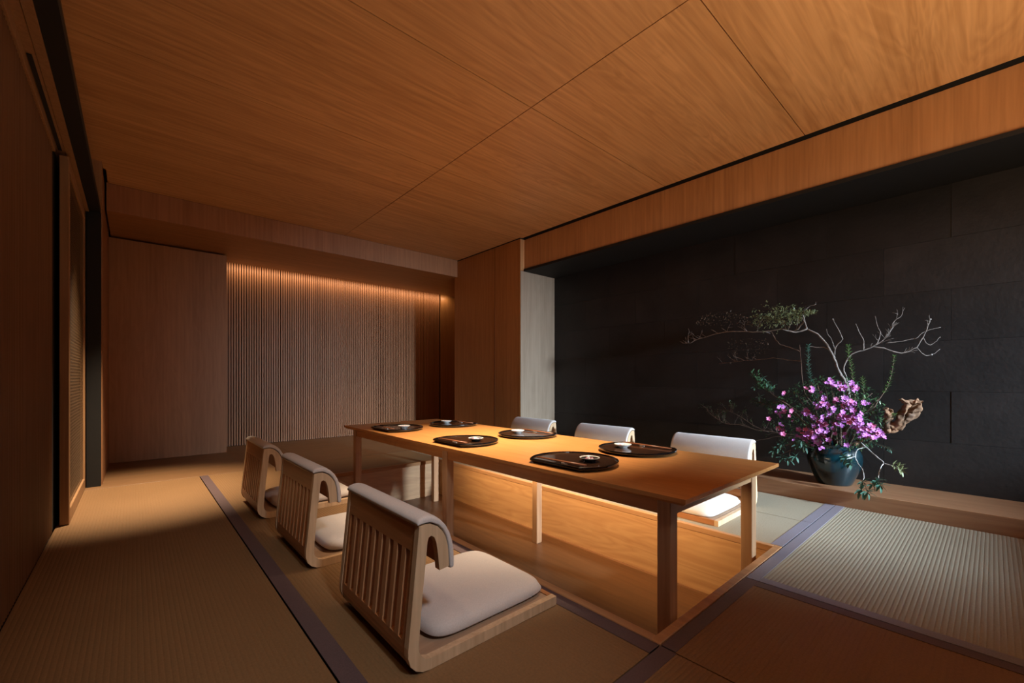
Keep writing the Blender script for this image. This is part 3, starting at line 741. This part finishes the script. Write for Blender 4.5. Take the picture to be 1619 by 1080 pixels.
for px, py in ((1471, 505), (1473, 561), (1317, 505)):
    mb.lathe([(0.0005, -0.006), (0.005, -0.003), (0.006, 0.002), (0.003, 0.006), (0.0005, 0.008)], W(px, py, 4.62), 8)
mb.build('buds', M['pale_stem'], tr)
# -- 3 upright leafy sprigs
def sprig(pix, lab, name='leafy_sprig', mat='leaf_bright', x0=VX, x1=None, n=90, l=.034, start=.35, wd=.009):
    tr = tag(empty(name), lab, 'branch', 'leafy sprigs in the vase'); mb = MB()
    pts = branch(mb, pix, 0.005, 0.002, x0, x1, 0.003); mb.build('stem', M['bark_dark'], tr)
    fo = MB(); m = len(pts)
    for k in range(n):
        u = start + (1 - start) * (k / n); i = u * (m - 1); a = pts[int(i)]; b = pts[min(int(i) + 1, m - 1)]; p = a.lerp(b, i - int(i))
        t = (pts[-1] - pts[int(m * start)]).normalized(); ang = k * 2.4
        s = t.cross(Vector((1, .2, .1))).normalized(); v = s.cross(t)
        leaf(fo, p, (s * math.cos(ang) + v * math.sin(ang)) * .8 + t * .75, l * random.uniform(.7, 1.1), wd)
    tag(fo.build('foliage', M[mat], tr), kind='stuff')
sprig([(1328, 725), (1350, 660), (1350, 610), (1344, 575), (1340, 546)], 'bright green upright sprig standing tallest behind the violet blossoms', x1=4.38)
sprig([(1345, 715), (1375, 660), (1388, 634), (1399, 619), (1408, 597), (1414, 562)], 'slim green sprig leaning right above the driftwood', x1=4.5, n=60, start=.55, l=.028)
sprig([(1330, 725), (1355, 680), (1366, 640), (1363, 598)], 'bushy green sprig right of the violet blossoms', x1=4.32, n=110, l=.034)
sprig([(1315, 725), (1300, 660), (1290, 625), (1279, 590), (1277, 546)], 'dark leafy sprig left of the grey trunk', mat='leaf_blue', x1=4.4, n=100, l=.036, wd=.013, start=.45)
sprig([(1350, 715), (1385, 690), (1402, 668), (1415, 655)], 'short green sprig resting along the driftwood', mat='leaf_bright', x1=4.35, n=50, l=.03)
sprig([(1345, 712), (1372, 700), (1395, 706), (1408, 712)], 'fern-like sprig spilling over the right rim of the vase', mat='leaf_blue', x1=4.28, n=60, l=.03)
# -- 4 azalea: blossoms and dark leaves
tr = tag(empty('azalea_bush'), 'dense azalea branches with violet pink blossoms filling the vase', 'flowers')
mb = MB(); allp = []
for k in range(20):
    tx = 1232 + k * 8.6 + random.uniform(-4, 4); ty = 640 - 38 * math.sin(PI * (k + .5) / 20) + random.uniform(-10, 26)
    x1 = random.uniform(4.22, 4.62)
    pts = branch(mb, [(1318 + random.uniform(-14, 14), 722), ((1318 + tx) / 2 + random.uniform(-8, 8), (700 + ty) / 2), (tx, ty)], 0.006, 0.002, VX, x1, 0.01)
    allp += pts[2:]; 
mb.build('stem', M['bark_dark'], tr)
fo = MB()
def massp():
    while True:
        px, py = random.uniform(1228, 1408), random.uniform(585, 712)
        u = (px - 1312) / 92; v = (py - 662) / 66
        if u * u + v * v < 1 and not (py > 700 and px < 1250): return px, py
for _ in range(2100):
    px, py = massp(); p = W(px, py, random.uniform(4.22, 4.68)); leaf(fo, p, rv() + Vector((-.3, -.2, .3)), random.uniform(.022, .042), random.uniform(.009, .014))
tag(fo.build('foliage', M['leaf'], tr), kind='stuff')
def blossom_mesh(mat):
    mb = MB()
    for k in range(5):
        a = 2 * PI * k / 5; d = Vector((math.cos(a), math.sin(a), .35)); s = Vector((-math.sin(a), math.cos(a), 0))
        p = Vector((0, 0, 0)); r = .021
        mb.add([p, p + d * r * .5 + s * r * .42 + Vector((0, 0, .002)), p + d * r + s * r * .33, p + d * r * 1.12, p + d * r - s * r * .33, p + d * r * .5 - s * r * .42 + Vector((0, 0, .002)), p + d * r * .6 + Vector((0, 0, -.002))],
               [(0, 1, 6), (1, 2, 6), (2, 3, 6), (3, 4, 6), (4, 5, 6), (5, 0, 6)])
    o = mb.build('blossom', M[mat], tr); return o
BL = [blossom_mesh('petal'), blossom_mesh('petal_pink')]
clus = [(1292, 690, 16, 15, 26), (1300, 672, 12, 8, 18), (1270, 688, 14, 10, 14), (1345, 665, 18, 13, 26), (1360, 680, 16, 10, 16), (1344, 640, 12, 9, 14), (1378, 678, 10, 8, 10), (1316, 606, 10, 7, 10), (1330, 614, 10, 5, 8), (1349, 613, 6, 7, 8), (1240, 652, 12, 10, 12), (1235, 680, 8, 8, 6), (1276, 650, 6, 5, 5), (1283, 618, 6, 5, 5), (1302, 640, 10, 8, 8), (1236, 620, 3, 3, 2), (1369, 637, 7, 4, 5), (1330, 660, 14, 6, 10), (1392, 690, 14, 5, 8), (1315, 655, 48, 38, 44), (1297, 706, 4, 5, 5)]
first = {0: True, 1: True}
for cx, cy, sx, sy, n in clus:
    for _ in range(n):
        px, py = cx + random.gauss(0, .55) * sx, cy + random.gauss(0, .55) * sy
        kx = 0 if random.random() < (.85 if px > 1285 else .55) else 1
        if first[kx]: o = BL[kx]; first[kx] = False
        else: o = BL[kx].copy(); COL.objects.link(o)
        o.location = W(px, py, random.uniform(4.20, 4.34)) * S
        d = (Vector((-.75, -.55, .25)) + rv(.55)); o.rotation_euler = d.to_track_quat('Z', 'Y').to_euler(); s = random.uniform(.6, 1.05); o.scale = (s, s, s)
# -- 5 side branches low left
tr = tag(empty('low_branch'), 'low twiggy branch stretching left from the vase towards the chair', 'branch')
mb = MB(); tips = []
l1 = branch(mb, [(1300, 722), (1262, 690), (1238, 686), (1215, 682), (1195, 680), (1170, 672), (1148, 670), (1134, 663), (1121, 652)], 0.007, 0.002, VX, 4.5)
l2 = branch(mb, [(1262, 692), (1235, 690), (1215, 693), (1195, 697)], 0.004, 0.002, VX, 4.42)
l3 = branch(mb, [(1215, 683), (1190, 672), (1165, 655), (1150, 650), (1140, 652)], 0.004, 0.002, 4.46, 4.55)
twigs(mb, l1[6:], 26, 0.13, 0.0024, 0.7, 0.0, tips); twigs(mb, l3, 14, 0.12, 0.0022, .6, 0.1, tips)
mb.build('stem', M['bark'], tr)
fo = MB()
for p, d in tips:
    for _ in range(2): leaf(fo, clampx(Vector(p) + rv(.012)), d + rv(.8), random.uniform(.014, .026), .009)
tag(fo.build('foliage', M['leaf'], tr), kind='stuff')
tr = tag(empty('upper_side_branch'), 'leafy side branch at mid height on the left of the blossoms', 'branch')
mb = MB(); tips = []
l1 = branch(mb, [(1305, 722), (1270, 668), (1250, 645), (1235, 632), (1218, 622), (1205, 612), (1196, 604)], 0.006, 0.002, VX, 4.42)
l2 = branch(mb, [(1250, 645), (1232, 636), (1212, 640), (1200, 634)], 0.004, 0.002, 4.44, 4.5)
l3 = branch(mb, [(1310, 722), (1290, 650), (1272, 620), (1268, 590), (1266, 565), (1264, 545)], 0.006, 0.002, VX, 4.5)
b4 = branch(mb, [(1265, 556), (1248, 549), (1235, 545), (1227, 538), (1223, 531), (1220, 524)], 0.005, 0.0025, 4.495, 4.52)
b5 = branch(mb, [(1267, 571), (1245, 569), (1223, 566), (1202, 569), (1188, 570), (1172, 571), (1157, 573), (1137, 575)], 0.0045, 0.002, 4.49, 4.58)
twigs(mb, b5[8:], 14, 0.14, 0.0018, 0.7)
twigs(mb, l1[6:], 16, 0.10, 0.0024, 0.4, 0.0, tips); twigs(mb, l2, 8, 0.08, 0.002, .2, 0.1, tips)
mb.build('stem', M['bark_dark'], tr)
fo = MB()
for p, d in tips:
    for _ in range(4): leaf(fo, clampx(Vector(p) + rv(.014)), d + rv(.9), random.uniform(.020, .036), .013)
tag(fo.build('foliage', M['leaf'], tr), kind='stuff')
for px, py in ((1206, 598), (1194, 612), (1212, 606), (1222, 612), (1200, 628)):
    whorl(tr, W(px, py, 4.42), (-.7, -.5, .4), 5, .04, .015, 'leaf_blue')
# -- 6 drooping rosettes left of the vase
tr = tag(empty('drooping_branch'), 'drooping branch with leaf rosettes left of the vase', 'branch')
mb = MB()
branch(mb, [(1300, 716), (1275, 698), (1255, 700), (1249, 712), (1251, 730)], 0.005, 0.002, VX, 4.26)
branch(mb, [(1275, 698), (1255, 702), (1235, 706), (1222, 712)], 0.004, 0.002, 4.36, 4.26)
branch(mb, [(1249, 712), (1236, 720), (1247, 728)], 0.003, 0.002, 4.28, 4.26)
mb.build('stem', M['bark_dark'], tr)
for px, py in ((1224, 713), (1237, 702), (1247, 727), (1262, 703), (1272, 706), (1238, 724), (1258, 722), (1232, 708), (1268, 697)):
    whorl(tr, W(px, py, 4.25), (-.8, -.5, .2), 6, .052, .018, 'leaf_blue')
# -- 7 pale stem drooping in front to the right
tr = tag(empty('pale_drooping_stem'), 'pale crooked stem hanging over the right of the vase with leaf rosettes', 'branch')
mb = MB()
branch(mb, [(1335, 716), (1346, 702), (1358, 699), (1369, 707), (1380, 717), (1392, 727), (1397, 732), (1393, 738), (1390, 747), (1389, 756)], 0.005, 0.003, 4.40, 4.16, 0.003)
branch(mb, [(1369, 707), (1362, 709), (1355, 712), (1352, 722), (1357, 733), (1363, 741), (1366, 752), (1365, 760)], 0.004, 0.0025, 4.34, 4.14, 0.003)
branch(mb, [(1397, 732), (1408, 736), (1418, 740), (1426, 747)], 0.0035, 0.002, 4.2, 4.18)
branch(mb, [(1353, 722), (1345, 724), (1338, 727)], 0.003, 0.002, 4.24, 4.16)
mb.build('stem', M['pale_stem'], tr)
for px, py, l in ((1364, 762, .055), (1362, 774, .06), (1372, 778, .055), (1386, 760, .05), (1392, 767, .05), (1380, 766, .05), (1338, 726, .05), (1344, 732, .045), (1333, 722, .04)):
    whorl(tr, W(px, py, 4.14), (-.7, -.5, -.15), 7, l, .018, 'leaf_blue')
for px, py in ((1412, 736), (1420, 738), (1424, 744)):
    whorl(tr, W(px, py, 4.18), (-.3, -.8, .1), 5, .045, .015, 'leaf_olive')
# -- 8 driftwood
tr = tag(empty('driftwood'), 'gnarled brown driftwood root curling up to the right of the blossoms', 'driftwood')
mb = MB()
def gnarl(pix, radii, x0, x1, sides=20):
    n = len(pix); pts = smooth_path([W(px, py, x0 + (x1 - x0) * i / (n - 1)) for i, (px, py) in enumerate(pix)], 8)
    m = len(pts); b0 = len(mb.v)
    rr = []
    for i in range(m):
        u = i / (m - 1) * (len(radii) - 1); a = int(u); rr.append(radii[a] + (radii[min(a + 1, len(radii) - 1)] - radii[a]) * (u - a))
    mb.tube(pts, rr, sides)
    for k in range(b0, len(mb.v)):
        v = Vector(mb.v[k]); q = v + noise.noise_vector(v * 14) * .024 + noise.noise_vector(v * 45) * .014; q.x = min(q.x, XST - .01); mb.v[k] = tuple(q)
gnarl([(1335, 712), (1368, 692), (1395, 684), (1418, 675), (1436, 663), (1446, 650), (1447, 638), (1444, 633)], [.014, .016, .020, .025, .028, .030, .028, .018], VX, 4.42)
gnarl([(1408, 676), (1424, 662), (1432, 648), (1434, 638), (1428, 634), (1421, 632)], [.02, .022, .022, .02, .014, .007], 4.40, 4.36)
gnarl([(1425, 636), (1440, 634), (1452, 635), (1463, 634)], [.010, .018, .012, .006], 4.38, 4.4)
gnarl([(1402, 684), (1404, 668), (1405, 655), (1401, 644)], [.014, .018, .020, .008], 4.40, 4.36)
gnarl([(1405, 656), (1411, 650), (1412, 645)], [.012, .012, .005], 4.38, 4.36)
mb.build('root', M['drift'], tr)
